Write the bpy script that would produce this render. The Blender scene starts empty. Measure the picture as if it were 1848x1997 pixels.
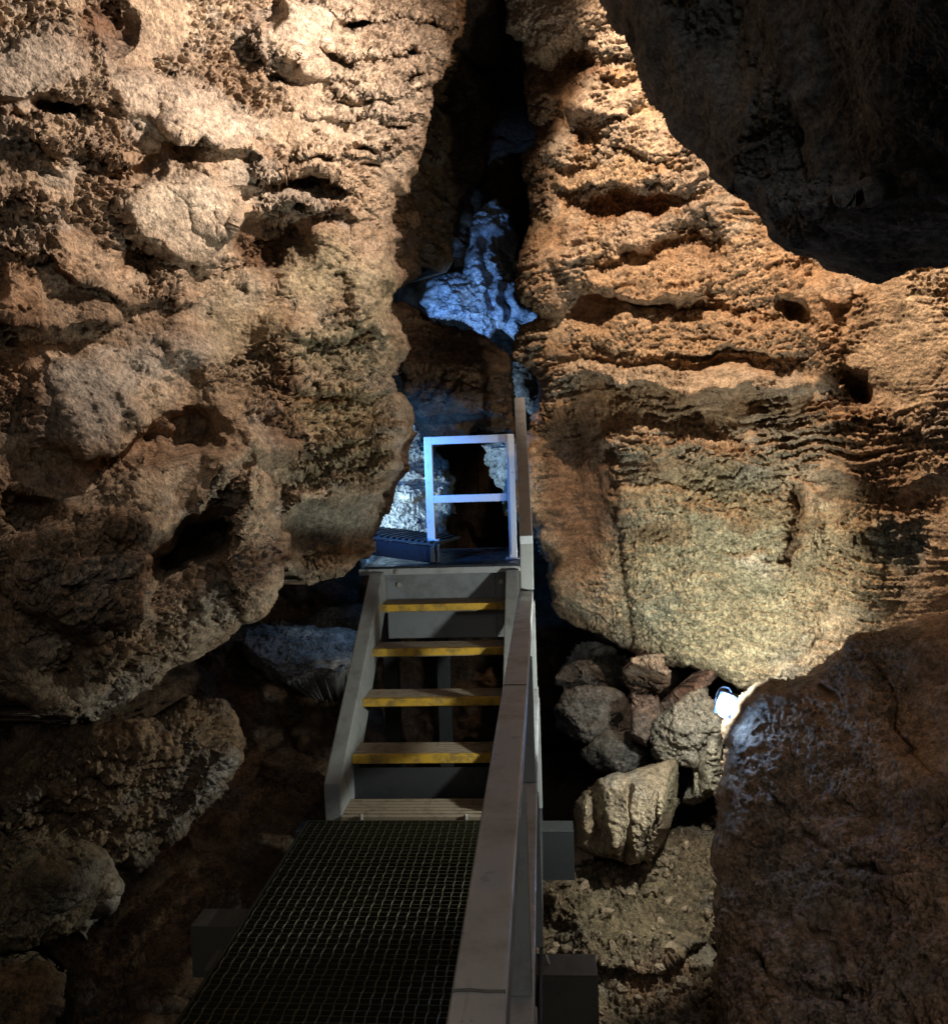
import bpy, bmesh, math, random
import numpy as np
from mathutils import Vector, Matrix
random.seed(7)
sc = bpy.context.scene
C = sc.collection
F32 = np.float32

# ------------------------------------------------------------------ camera
# picture coordinates below are those of an 1848 x 1997 print of the view
FPX, CX, CY, EYE = 1700.0, 924.0, 998.5, 1.63
VPX, VPY, ROLL = 1055.0, 898.0, 0.033
cY = np.array([(VPX-CX)/FPX, (VPY-CY)/FPX, 1.0])
s_, c_ = math.sin(ROLL), math.cos(ROLL)
cD = np.array([s_, c_, -(cY[0]*s_+cY[1]*c_)])
cY /= np.linalg.norm(cY); cD /= np.linalg.norm(cD)
cX = np.cross(cD, cY)
def ray(px, py):
    px = np.asarray(px, float); py = np.asarray(py, float)
    r = np.stack([(px-CX)/FPX, (py-CY)/FPX, np.ones_like(px)], -1)
    w = np.stack([r@cX, r@cY, -(r@cD)], -1)
    return w/w[..., 1:2]
def P(px, py, d):
    v = ray(px, py)*d
    return Vector((v[0], v[1], v[2]+EYE))
cam = bpy.data.objects.new('camera', bpy.data.cameras.new('camera')); C.objects.link(cam)
right = Vector((cX[0], cY[0], -cD[0])); down = Vector((cX[1], cY[1], -cD[1])); fwd = Vector((cX[2], cY[2], -cD[2]))
M = Matrix((right, -down, -fwd)).transposed().to_4x4(); M.translation = (0, 0, EYE)
cam.matrix_world = M
cam.data.sensor_fit = 'HORIZONTAL'; cam.data.sensor_width = 36; cam.data.lens = 36*FPX/1848
cam.data.clip_start = 0.02; cam.data.clip_end = 200
sc.camera = cam

# ------------------------------------------------------------------ noise
_G = np.array([[1,1,0],[-1,1,0],[1,-1,0],[-1,-1,0],[1,0,1],[-1,0,1],[1,0,-1],[-1,0,-1],
               [0,1,1],[0,-1,1],[0,1,-1],[0,-1,-1],[1,1,0],[-1,1,0],[0,-1,1],[0,-1,-1]], F32)
def _hash(x, y, z, seed):
    h = (x.astype(np.uint32)*np.uint32(374761393) + y.astype(np.uint32)*np.uint32(668265263)
         + z.astype(np.uint32)*np.uint32(2246822519) + np.uint32((seed*3266489917) & 0xffffffff))
    h ^= h >> np.uint32(13); h *= np.uint32(1274126177); h ^= h >> np.uint32(16)
    h *= np.uint32(2654435761); h ^= h >> np.uint32(15)
    return h
def pn(p, seed=0):
    i = np.floor(p).astype(np.int64); f = (p-i).astype(F32)
    u = f*f*f*(f*(f*6-15)+10)
    ix, iy, iz = i[:, 0], i[:, 1], i[:, 2]
    def g(dx, dy, dz):
        v = _G[_hash(ix+dx, iy+dy, iz+dz, seed) & np.uint32(15)]
        return v[:, 0]*(f[:, 0]-dx)+v[:, 1]*(f[:, 1]-dy)+v[:, 2]*(f[:, 2]-dz)
    a = g(0,0,0); a += u[:, 0]*(g(1,0,0)-a)
    b = g(0,1,0); b += u[:, 0]*(g(1,1,0)-b)
    a += u[:, 1]*(b-a)
    c = g(0,0,1); c += u[:, 0]*(g(1,0,1)-c)
    d = g(0,1,1); d += u[:, 0]*(g(1,1,1)-d)
    c += u[:, 1]*(d-c)
    return a+u[:, 2]*(c-a)
def fbm(p, seed=0, o=3, gain=.5, lac=2.07):
    s = 0; a = 1.0; p = np.asarray(p, float)
    for k in range(o):
        s = s+a*pn(p, seed+k*17); a *= gain; p = p*lac+3.1
    return s
def billow(p, seed=0, o=3, gain=.5):
    s = 0; a = 1.0
    for k in range(o):
        s = s+a*np.abs(pn(p, seed+k*29)); a *= gain; p = p*2.13+5.7
    return s
def worley(p, seed=0):
    i = np.floor(p).astype(np.int64); f = (p-i).astype(F32)
    best = np.full(len(p), 9, F32)
    for dx in (-1, 0, 1):
        for dy in (-1, 0, 1):
            for dz in (-1, 0, 1):
                h = _hash(i[:, 0]+dx, i[:, 1]+dy, i[:, 2]+dz, seed)
                a = (h & np.uint32(1023)).astype(F32)/1023
                b = ((h >> np.uint32(10)) & np.uint32(1023)).astype(F32)/1023
                c = ((h >> np.uint32(20)) & np.uint32(1023)).astype(F32)/1023
                d = (dx+a-f[:, 0])**2+(dy+b-f[:, 1])**2+(dz+c-f[:, 2])**2
                np.minimum(best, d, out=best)
    return np.sqrt(best)
def sst(a, b, x):
    t = np.clip((x-a)/(b-a), 0, 1); return t*t*(3-2*t)

# ------------------------------------------------------------------ materials
def new_mat(name):
    m = bpy.data.materials.new(name); m.use_nodes = True
    nt = m.node_tree; b = nt.nodes['Principled BSDF']
    return m, nt, b
def nd(nt, t, **k):
    n = nt.nodes.new(t)
    for a, v in k.items():
        if a.startswith('i_'): n.inputs[a[2:].replace('_', ' ')].default_value = v
        else: setattr(n, a, v)
    return n
def rock_mat(name, rough=.9, spec=.25, bump=.5, sc1=90, wet=0):
    m, nt, b = new_mat(name); L = nt.links.new
    tc = nd(nt, 'ShaderNodeTexCoord'); at = nd(nt, 'ShaderNodeAttribute', attribute_name='stone')
    n1 = nd(nt, 'ShaderNodeTexNoise', i_Scale=sc1, i_Detail=5, i_Roughness=.7); L(tc.outputs['Object'], n1.inputs['Vector'])
    n2 = nd(nt, 'ShaderNodeTexNoise', i_Scale=9, i_Detail=8, i_Roughness=.72); L(tc.outputs['Object'], n2.inputs['Vector'])
    r1 = nd(nt, 'ShaderNodeMapRange', i_From_Min=.3, i_From_Max=.7, i_To_Min=.5, i_To_Max=1.28); L(n1.outputs['Fac'], r1.inputs['Value'])
    r2 = nd(nt, 'ShaderNodeMapRange', i_From_Min=.35, i_From_Max=.65, i_To_Min=.75, i_To_Max=1.18); L(n2.outputs['Fac'], r2.inputs['Value'])
    mu = nd(nt, 'ShaderNodeMath', operation='MULTIPLY'); L(r1.outputs[0], mu.inputs[0]); L(r2.outputs[0], mu.inputs[1])
    n5 = nd(nt, 'ShaderNodeTexNoise', i_Scale=34, i_Detail=6, i_Roughness=.75, i_Distortion=.4); L(tc.outputs['Object'], n5.inputs['Vector'])
    r5 = nd(nt, 'ShaderNodeMapRange', i_From_Min=.36, i_From_Max=.56, i_To_Min=.45, i_To_Max=1.12); L(n5.outputs['Fac'], r5.inputs['Value'])
    mv = nd(nt, 'ShaderNodeMath', operation='MULTIPLY'); L(mu.outputs[0], mv.inputs[0]); L(r5.outputs[0], mv.inputs[1]); mu = mv
    n6 = nd(nt, 'ShaderNodeTexNoise', i_Scale=62, i_Detail=3, i_Roughness=.6); L(tc.outputs['Object'], n6.inputs['Vector'])
    r6 = nd(nt, 'ShaderNodeMapRange', i_From_Min=.52, i_From_Max=.60, i_To_Min=0, i_To_Max=.5); L(n6.outputs['Fac'], r6.inputs['Value'])
    k6 = nd(nt, 'ShaderNodeMath', operation='MULTIPLY'); L(r6.outputs[0], k6.inputs[0]); L(at.outputs['Alpha'], k6.inputs[1])
    o6 = nd(nt, 'ShaderNodeMath', operation='SUBTRACT'); o6.inputs[0].default_value = 1.0; L(k6.outputs[0], o6.inputs[1])
    m6 = nd(nt, 'ShaderNodeMath', operation='MULTIPLY'); L(mu.outputs[0], m6.inputs[0]); L(o6.outputs[0], m6.inputs[1]); mu = m6
    vm = nd(nt, 'ShaderNodeVectorMath', operation='SCALE'); L(at.outputs['Color'], vm.inputs[0]); L(mu.outputs[0], vm.inputs['Scale'])
    L(vm.outputs[0], b.inputs['Base Color'])
    b.inputs['Roughness'].default_value = rough; b.inputs['Specular IOR Level'].default_value = spec
    n3 = nd(nt, 'ShaderNodeTexNoise', i_Scale=210, i_Detail=6, i_Roughness=.65); L(tc.outputs['Object'], n3.inputs['Vector'])
    bp = nd(nt, 'ShaderNodeBump', i_Strength=bump, i_Distance=.006); L(n3.outputs['Fac'], bp.inputs['Height'])
    n4 = nd(nt, 'ShaderNodeTexNoise', i_Scale=70, i_Detail=4, i_Roughness=.6); L(tc.outputs['Object'], n4.inputs['Vector'])
    bq = nd(nt, 'ShaderNodeBump', i_Strength=bump*1.2, i_Distance=.014); L(n4.outputs['Fac'], bq.inputs['Height']); L(bp.outputs[0], bq.inputs['Normal'])
    vo = nd(nt, 'ShaderNodeTexVoronoi', feature='F1', i_Scale=95); 
    wv = nd(nt, 'ShaderNodeVectorMath', operation='MULTIPLY_ADD'); L(n4.outputs['Color'], wv.inputs[0]); wv.inputs[1].default_value = (.02, .02, .02); L(tc.outputs['Object'], wv.inputs[2]); L(wv.outputs[0], vo.inputs['Vector'])
    pm = nd(nt, 'ShaderNodeMapRange', i_From_Min=.1, i_From_Max=.5, i_To_Min=1, i_To_Max=0); L(vo.outputs['Distance'], pm.inputs['Value'])
    br = nd(nt, 'ShaderNodeBump', i_Strength=bump*.9, i_Distance=.012); L(pm.outputs[0], br.inputs['Height']); L(bq.outputs[0], br.inputs['Normal'])
    L(br.outputs[0], b.inputs['Normal'])
    if wet:
        rr = nd(nt, 'ShaderNodeMapRange', i_From_Min=.4, i_From_Max=.65, i_To_Min=rough-wet, i_To_Max=rough); L(n2.outputs['Fac'], rr.inputs['Value']); L(rr.outputs[0], b.inputs['Roughness'])
    return m
def metal_mat(name, col, dirt, rough=.5, metal=.3, amt=.5, scale=14, lo=.5):
    m, nt, b = new_mat(name); L = nt.links.new
    tc = nd(nt, 'ShaderNodeTexCoord')
    n1 = nd(nt, 'ShaderNodeTexNoise', i_Scale=scale, i_Detail=9, i_Roughness=.7); L(tc.outputs['Object'], n1.inputs['Vector'])
    r1 = nd(nt, 'ShaderNodeMapRange', i_From_Min=lo, i_From_Max=lo+.18, i_To_Min=0, i_To_Max=amt); L(n1.outputs['Fac'], r1.inputs['Value'])
    n2 = nd(nt, 'ShaderNodeTexNoise', i_Scale=scale*11, i_Detail=4, i_Roughness=.7); L(tc.outputs['Object'], n2.inputs['Vector'])
    r2 = nd(nt, 'ShaderNodeMapRange', i_From_Min=.64, i_From_Max=.72, i_To_Min=0, i_To_Max=.9*amt); L(n2.outputs['Fac'], r2.inputs['Value'])
    mp = nd(nt, 'ShaderNodeMapping'); mp.inputs['Scale'].default_value = (130, 5, 130); L(tc.outputs['Object'], mp.inputs['Vector'])
    n3 = nd(nt, 'ShaderNodeTexNoise', i_Scale=1.0, i_Detail=4, i_Roughness=.7); L(mp.outputs[0], n3.inputs['Vector'])
    r5 = nd(nt, 'ShaderNodeMapRange', i_From_Min=.58, i_From_Max=.74, i_To_Min=0, i_To_Max=.7*amt); L(n3.outputs['Fac'], r5.inputs['Value'])
    m0 = nd(nt, 'ShaderNodeMath', operation='MAXIMUM'); L(r1.outputs[0], m0.inputs[0]); L(r5.outputs[0], m0.inputs[1])
    mx = nd(nt, 'ShaderNodeMath', operation='MAXIMUM'); L(m0.outputs[0], mx.inputs[0]); L(r2.outputs[0], mx.inputs[1])
    mi = nd(nt, 'ShaderNodeMix', data_type='RGBA'); L(mx.outputs[0], mi.inputs[0])
    mi.inputs[6].default_value = (*col, 1); mi.inputs[7].default_value = (*dirt, 1)
    L(mi.outputs[2], b.inputs['Base Color'])
    r3 = nd(nt, 'ShaderNodeMapRange', i_From_Min=.35, i_From_Max=.7, i_To_Min=rough-.12, i_To_Max=min(1, rough+.25)); L(n1.outputs['Fac'], r3.inputs['Value'])
    L(r3.outputs[0], b.inputs['Roughness'])
    b.inputs['Metallic'].default_value = metal
    bp = nd(nt, 'ShaderNodeBump', i_Strength=.12, i_Distance=.003); L(n2.outputs['Fac'], bp.inputs['Height']); L(bp.outputs[0], b.inputs['Normal'])
    return m
def emit_mat(name, col, s):
    m, nt, b = new_mat(name)
    b.inputs['Emission Color'].default_value = (*col, 1); b.inputs['Emission Strength'].default_value = s
    b.inputs['Base Color'].default_value = (.8, .8, .8, 1)
    return m
M_rock = rock_mat('limestone')
M_damp = rock_mat('damp_limestone', rough=.9, spec=.15, bump=.35, wet=.1)
M_steel = metal_mat('weathered_galvanised_steel', (.40, .43, .46), (.19, .175, .165), rough=.36, metal=.15, amt=.6, scale=7)
M_grey = metal_mat('grey_painted_steel', (.28, .30, .30), (.10, .09, .075), rough=.55, metal=.1, amt=.5, scale=9)
M_fascia = metal_mat('grey_board', (.20, .22, .24), (.08, .08, .075), rough=.6, metal=.0, amt=.5, scale=6)
M_gate = metal_mat('pale_galvanised_steel', (.62, .64, .66), (.42, .42, .42), rough=.38, metal=.25, amt=.3, scale=20)
M_yellow = metal_mat('worn_yellow_paint', (.62, .38, .035), (.17, .12, .05), rough=.7, metal=0, amt=.85, scale=13, lo=.44)
M_timber = metal_mat('weathered_timber', (.26, .21, .15), (.08, .06, .04), rough=.75, metal=0, amt=.7, scale=18)
M_grate = metal_mat('mossy_steel', (.05, .048, .026), (.016, .016, .008), rough=.42, metal=.5, amt=.6, scale=10)
M_dark = metal_mat('dark_steel', (.05, .055, .06), (.02, .02, .02), rough=.45, metal=.3, amt=.4)
M_beam = metal_mat('dull_beam_steel', (.115, .11, .095), (.045, .04, .035), rough=.6, metal=.2, amt=.6, scale=6)
M_bolt = metal_mat('zinc_bolt', (.5, .48, .44), (.2, .15, .1), rough=.4, metal=.5)
M_plate = metal_mat('smooth_dark_plate', (.04, .046, .06), (.02, .02, .025), rough=.3, metal=.5, amt=.4)
M_lens = emit_mat('lit_lamp_glass', (.25, .50, 1.0), 75)
M_wire = metal_mat('white_cable', (.6, .58, .52), (.3, .27, .2), rough=.6, metal=0)

# ------------------------------------------------------------------ objects
def tag(o, label=None, cat=None, group=None, kind=None):
    if label: o['label'] = label
    if cat: o['category'] = cat
    if group: o['group'] = group
    if kind: o['kind'] = kind
    return o
def mesh_obj(name, bm, mat, parent=None, smooth=False):
    me = bpy.data.meshes.new(name); bm.to_mesh(me); bm.free()
    o = bpy.data.objects.new(name, me); C.objects.link(o); me.materials.append(mat)
    if smooth:
        me.polygons.foreach_set('use_smooth', np.ones(len(me.polygons), bool))
    if parent: o.parent = parent; o.matrix_parent_inverse = Matrix.Translation(-parent.location)
    return o
def thing(name, loc, label, cat, group=None):
    o = bpy.data.objects.new(name, None); C.objects.link(o); o.location = loc; o.empty_display_size = .1
    return tag(o, label, cat, group)
def box(bm, x0, x1, y0, y1, z0, z1, bev=.003, seg=2):
    r = bmesh.ops.create_cube(bm, size=1)
    for v in r['verts']:
        v.co = Vector(((x0+x1)/2+v.co.x*(x1-x0), (y0+y1)/2+v.co.y*(y1-y0), (z0+z1)/2+v.co.z*(z1-z0)))
    if bev:
        es = list({e for v in r['verts'] for e in v.link_edges})
        bmesh.ops.bevel(bm, geom=es, offset=bev, segments=seg, affect='EDGES', profile=.6)
def bar(bm, a, b, w, h, side=Vector((1, 0, 0)), bev=.004, seg=2):
    a = Vector(a); b = Vector(b); t = (b-a).normalized()
    s = (side-t*side.dot(t)).normalized(); u = s.cross(t).normalized()
    r = bmesh.ops.create_cube(bm, size=1); L = (b-a).length
    for v in r['verts']:
        c = v.co.copy(); v.co = (a+b)/2+s*(c.x*w)+t*(c.y*L)+u*(c.z*h)
    if bev:
        es = list({e for v in r['verts'] for e in v.link_edges})
        bmesh.ops.bevel(bm, geom=es, offset=bev, segments=seg, affect='EDGES', profile=.6)
def rod(bm, pts, r, n=8):
    rings = []
    pts = [Vector(p) for p in pts]
    for i, p in enumerate(pts):
        t = (pts[min(i+1, len(pts)-1)]-pts[max(i-1, 0)]).normalized()
        s = t.orthogonal().normalized() if i == 0 else (s-t*s.dot(t)).normalized()
        u = t.cross(s)
        rings.append([bm.verts.new(p+s*(r*math.cos(k*2*math.pi/n))+u*(r*math.sin(k*2*math.pi/n))) for k in range(n)])
    for A, B in zip(rings, rings[1:]):
        for k in range(n): bm.faces.new((A[k], A[(k+1) % n], B[(k+1) % n], B[k]))
    bm.faces.new(rings[0][::-1]); bm.faces.new(rings[-1])
def prism_yz(bm, poly, x0, x1, bev=.004):
    a = [bm.verts.new((x0, y, z)) for y, z in poly]; b = [bm.verts.new((x1, y, z)) for y, z in poly]
    fs = [bm.faces.new(a), bm.faces.new(b[::-1])]
    n = len(poly)
    for i in range(n): fs.append(bm.faces.new((a[i], b[i], b[(i+1) % n], a[(i+1) % n])))
    bmesh.ops.recalc_face_normals(bm, faces=fs)
    if bev: bmesh.ops.bevel(bm, geom=list({e for f in fs for e in f.edges}), offset=bev, segments=2, affect='EDGES', profile=.6)

# ------------------------------------------------------------------ rock sculptor
PALE = (.50, .415, .325); TAN = (.40, .29, .185); BROWN = (.20, .115, .06); DARK = (.085, .05, .03)
OLIVE = (.33, .285, .18); GREY = (.33, .31, .27); CREAM = (.56, .485, .375); RUST = (.34, .16, .06); GREEN = (.25, .26, .19)
def seg_dist(px, py, poly, closed):
    best = np.full(px.shape, 1e9); sgn = np.zeros(px.shape); along = np.zeros(px.shape)
    n = len(poly); tot = 0
    for k in range(n if closed else n-1):
        ax, ay = poly[k]; bx, by = poly[(k+1) % n]
        ex, ey = bx-ax, by-ay; l2 = ex*ex+ey*ey+1e-9
        t = np.clip(((px-ax)*ex+(py-ay)*ey)/l2, 0, 1)
        qx, qy = px-(ax+t*ex), py-(ay+t*ey)
        d = np.hypot(qx, qy); m = d < best
        best = np.where(m, d, best); sgn = np.where(m, np.sign(ex*qy-ey*qx), sgn)
        along = np.where(m, tot+t*math.sqrt(l2), along)
        tot += math.sqrt(l2)
    return best, sgn, along/max(tot, 1e-6)
def inside(px, py, poly):
    r = np.zeros(px.shape, bool); n = len(poly)
    for k in range(n):
        ax, ay = poly[k]; bx, by = poly[(k+1) % n]
        c = ((ay > py) != (by > py))
        r ^= c & (px < (bx-ax)*(py-ay)/((by-ay) if by != ay else 1e-9)+ax)
    return r
def rock(name, outline, ctrl, brushes=(), step=2.2, round_px=45, round_m=.35, back=(0, .8, 0), big=.05, strata=.03, med=.02,
         pop=.008, fine=.004, rough_bias=0., base=TAN, second=BROWN, mat=None, seed=1, wob=7, tilt=0., warp=13, stz=.06, cmix=1., dents=.012, facet=0, shrink=0., cuts=0, cut_r=(.5,.8)):
    mat = mat or M_rock
    ox = [p[0] for p in outline]; oy = [p[1] for p in outline]
    xs = np.arange(min(ox)-25, max(ox)+25, step); ys = np.arange(min(oy)-25, max(oy)+25, step)
    gx, gy = np.meshgrid(xs, ys); H, W = gx.shape
    px = gx.ravel(); py = gy.ravel(); N = len(px)
    q = np.stack([px, py, np.full(N, seed*13.7)], 1)
    wx = fbm(q/60, seed, 3)*wob*1.6+pn(q/16, seed+5)*wob*.3; wy = fbm(q/60, seed+50, 3)*wob*1.6+pn(q/16, seed+55)*wob*.3
    ins = inside(px+wx, py+wy, outline)
    ed, _, _ = seg_dist(px+wx, py+wy, outline, True)
    # base depth: thin linear-kernel interpolation of the control points
    cp = np.array(ctrl, float); K = np.hypot(cp[:, None, 0]-cp[None, :, 0], cp[:, None, 1]-cp[None, :, 1])
    n = len(cp); A = np.zeros((n+3, n+3)); A[:n, :n] = K+np.eye(n)*1e-3; A[:n, n] = 1; A[:n, n+1:] = cp[:, :2]/1000
    A[n, :n] = 1; A[n+1:, :n] = cp[:, :2].T/1000
    w = np.linalg.lstsq(A, np.concatenate([cp[:, 2], np.zeros(3)]), rcond=None)[0]
    d = w[n]+w[n+1]*px/1000+w[n+2]*py/1000
    for k in range(n): d = d+w[k]*np.sqrt((px-cp[k, 0])**2+(py-cp[k, 1])**2+400)
    # brushes, their outlines bent by noise
    bx = px+fbm(q/70, seed+90, 3)*warp*1.7; by = py+fbm(q/70, seed+140, 3)*warp*1.7
    col = np.zeros((N, 3)); col[:] = base
    v0 = ray(px, py)*d[:, None]
    m0 = sst(-.25, .45, fbm(v0/np.array([.5, .5, .28]), seed+7, 4, .6))
    col += (np.array(second)-col)*(m0*.75*cmix)[:, None]
    m1 = sst(.1, .5, fbm(v0/np.array([.33, .33, .2]), seed+77, 4, .6))
    col += (np.array(GREY)*np.mean(base)/.3-col)*(m1*.45*cmix)[:, None]
    rough = sst(.30, .62, .5+1.0*fbm(v0/.36, seed+3, 4, .55)+rough_bias)
    push = np.zeros(N); stm = .15+.95*rough
    for b in brushes:
        k = b[0]
        if k in 'bBcmk':                       # b bump, B flat-topped bump, c colour, m roughness
            _, cx, cy, rx, ry, rot = b[:6]; a = math.radians(rot)
            ux = ((bx-cx)*math.cos(a)+(by-cy)*math.sin(a))/rx; uy = (-(bx-cx)*math.sin(a)+(by-cy)*math.cos(a))/ry
            r2 = ux*ux+uy*uy
            if k == 'b': push += b[6]*np.clip(1-r2, 0, 1)**1.3
            elif k == 'B': push += b[6]*sst(1.15, .72, np.sqrt(r2))*(1-.25*np.clip(r2, 0, 1))
            elif k == 'c': 
                t = sst(1.2, .55, np.sqrt(r2))*(b[7] if len(b) > 7 else .8)
                col += (np.array(b[6])-col)*t[:, None]
            else:
                t = sst(1.25, .75, np.sqrt(r2))
                if k == 'm': rough += (b[6]-rough)*t
                if k == 'k' or b[6] < .4: stm += (b[6]-stm)*t
        else:
            dd, sg, al = seg_dist(bx, by, b[1], False)
            fade = np.clip(np.minimum(al, 1-al)*7, 0, 1)**.6
            if k == 's': push += b[3]*np.exp(-(dd/b[2])**2)*fade       # ridge or groove
            elif k == 'l':                                             # ledge: the side left of the line's run stands out
                s = -dd*sg; push += b[3]*np.where(s > 0, np.exp(-np.maximum(s, 0)/b[2]), np.exp(np.minimum(s, 0)/5.))*fade
            elif k == 'C':
                t = np.exp(-(dd/b[2])**2)*fade*.85; col += (np.array(b[3])-col)*t[:, None]
    d = d-push
    t = np.clip(ed/round_px, 0, 1); d = d+round_m*(1-np.sqrt(np.clip(1-(1-t)**2, 0, 1)))
    Pn = ray(px, py)*d[:, None]
    if cuts:                                       # plane cuts give broken stone its flat faces
        rg = np.random.RandomState(seed); Q = Pn[ins]; c0 = Q.mean(0); R = np.percentile(np.linalg.norm(Q-c0, axis=1), 92); c0 = c0+np.array([0, .25*R, 0])
        for k in range(cuts):
            v = rg.normal(size=3); v[1] = -abs(v[1])*.9-.15; v /= np.linalg.norm(v); rr = R*rg.uniform(*cut_r)
            e = np.clip((Pn-c0)@v-rr, 0, None); Pn = Pn-e[:, None]*v*.93
    G = Pn.reshape(H, W, 3)
    nr = np.cross(np.gradient(G, axis=1), np.gradient(G, axis=0)).reshape(-1, 3)
    nr /= np.linalg.norm(nr, axis=1, keepdims=True)+1e-12
    sx_ = np.linalg.norm(np.gradient(G, axis=1), axis=2).ravel(); sy_ = np.linalg.norm(np.gradient(G, axis=0), axis=2).ravel()
    stretch = np.maximum(sx_, sy_)/(step*d/FPX); damp = np.clip(2.7/stretch, .15, 1)
    flip = np.einsum('ij,ij->i', nr, Pn) > 0; nr[flip] *= -1
    nr = nr*.75+(-Pn/np.linalg.norm(Pn, axis=1, keepdims=True))*.45
    p = Pn.copy()
    zz = p[:, 2]+tilt*p[:, 0]+.05*fbm(p/.4, seed+21, 2)
    ps = np.stack([p[:, 0], p[:, 1], zz], 1)
    h = big*fbm(p/.4, seed+1, 3)
    st = fbm(ps/np.array([.33, .33, stz]), seed+31, 4, .45)
    st = np.where(st > 0, st, st*1.4)
    lm = sst(-.3, .45, fbm(p/np.array([.6, .6, .35]), seed+33, 2))
    rough = rough*damp
    h += strata*st*stm*(.35+.9*lm)*(.3+.7*damp)
    h += med*(billow(p/.13, seed+41, 3, .42)-.3)*(.25+.9*rough)
    h -= dents*sst(.18, .42, pn(ps/np.array([.10, .10, .035]), seed+61))*rough*1.3
    h -= dents*.5*sst(.1, .4, pn(ps/np.array([.035, .035, .02]), seed+63))*rough
    crust = sst(.35, .75, rough+.5*pn(p/.05, seed+67))
    pk = np.array([.021, .021, .026])
    h -= dents*.85*sst(.14, .30, pn(p/pk, seed+64))*crust
    h -= dents*.8*sst(.16, .32, pn(p/(pk*.6), seed+65))*crust
    if facet:
        h += facet*(worley(p/.16, seed+91)-.5)
    if pop:
        h += 1.35*pop*rough*(1-1.3*worley(p/.028, seed+71))+.7*pop*rough*(1-1.3*worley(p/.014, seed+72))
    h += fine*damp*fbm(p/.02, seed+81, 3, .6)
    Pn = Pn+nr*h[:, None]
    col *= (1+.35*np.clip(fbm(ps/np.array([.12, .12, .03]), seed+95, 3), -1, 1))[:, None]
    col = np.clip(col, .01, .9)
    Pn[:, 2] += EYE
    # faces
    idx = np.arange(N).reshape(H, W)
    I = ins.reshape(H, W)
    f = I[:-1, :-1] & I[1:, :-1] & I[:-1, 1:] & I[1:, 1:]
    a = idx[:-1, :-1][f]; b_ = idx[:-1, 1:][f]; c = idx[1:, 1:][f]; e = idx[1:, :-1][f]
    quads = np.stack([a, e, c, b_], 1)
    used = np.unique(quads); rm = np.full(N, -1); rm[used] = np.arange(len(used))
    quads = rm[quads]; V = Pn[used]; n0 = len(used); col = col[used]
    # body behind the face
    bk = Pn[used]+np.array(back)
    up = f & ~np.pad(f, ((1, 0), (0, 0)))[:-1]; dn = f & ~np.pad(f, ((0, 1), (0, 0)))[1:]
    lf = f & ~np.pad(f, ((0, 0), (1, 0)))[:, :-1]; rt = f & ~np.pad(f, ((0, 0), (0, 1)))[:, 1:]
    E = []
    A_, B_, C_, D_ = idx[:-1, :-1], idx[:-1, 1:], idx[1:, 1:], idx[1:, :-1]
    for msk, s0, s1 in ((up, B_, A_), (lf, A_, D_), (dn, D_, C_), (rt, C_, B_)):
        E.append(np.stack([s0[msk], s1[msk]], 1))
    E = rm[np.concatenate(E)]
    bed = np.unique(E); bm_ = np.full(n0, -1); bm_[bed] = np.arange(len(bed))
    cen = V.mean(0)+np.array(back)*1.0
    rim = V[bed]+np.array(back)+fbm(V[bed]/.3, seed, 2)[:, None]*.1
    rim += (cen-rim)*shrink
    V2 = np.concatenate([V, rim, cen[None]]); ci = n0+len(bed)
    skirt = np.stack([E[:, 1], E[:, 0], n0+bm_[E[:, 0]], n0+bm_[E[:, 1]]], 1)
    cap = np.stack([n0+bm_[E[:, 1]], n0+bm_[E[:, 0]], np.full(len(E), ci)], 1)
    loops = np.concatenate([quads.ravel(), skirt.ravel(), cap.ravel()]).astype(np.int32)
    nq = len(quads)+len(skirt)
    starts = np.concatenate([np.arange(nq)*4, nq*4+np.arange(len(cap))*3]).astype(np.int32)
    me = bpy.data.meshes.new(name)
    me.vertices.add(len(V2)); me.vertices.foreach_set('co', V2.astype(F32).ravel())
    me.loops.add(len(loops)); me.loops.foreach_set('vertex_index', loops)
    me.polygons.add(len(starts)); me.polygons.foreach_set('loop_start', starts)
    me.update(calc_edges=True)
    me.polygons.foreach_set('use_smooth', np.ones(len(starts), bool))
    at = me.attributes.new('stone', 'FLOAT_COLOR', 'POINT')
    cc = np.ones((len(V2), 4), F32); cc[:, 3] = 0; cc[:n0, 3] = crust[used]; cc[:n0, :3] = col; cc[n0:-1, :3] = col[bed]; cc[-1, :3] = base
    at.data.foreach_set('color', cc.ravel())
    me.materials.append(mat); me.validate()
    o = bpy.data.objects.new(name, me); C.objects.link(o)
    return o

def S(o, label, cat='rock wall'): return tag(o, label, cat, kind='structure')
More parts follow.
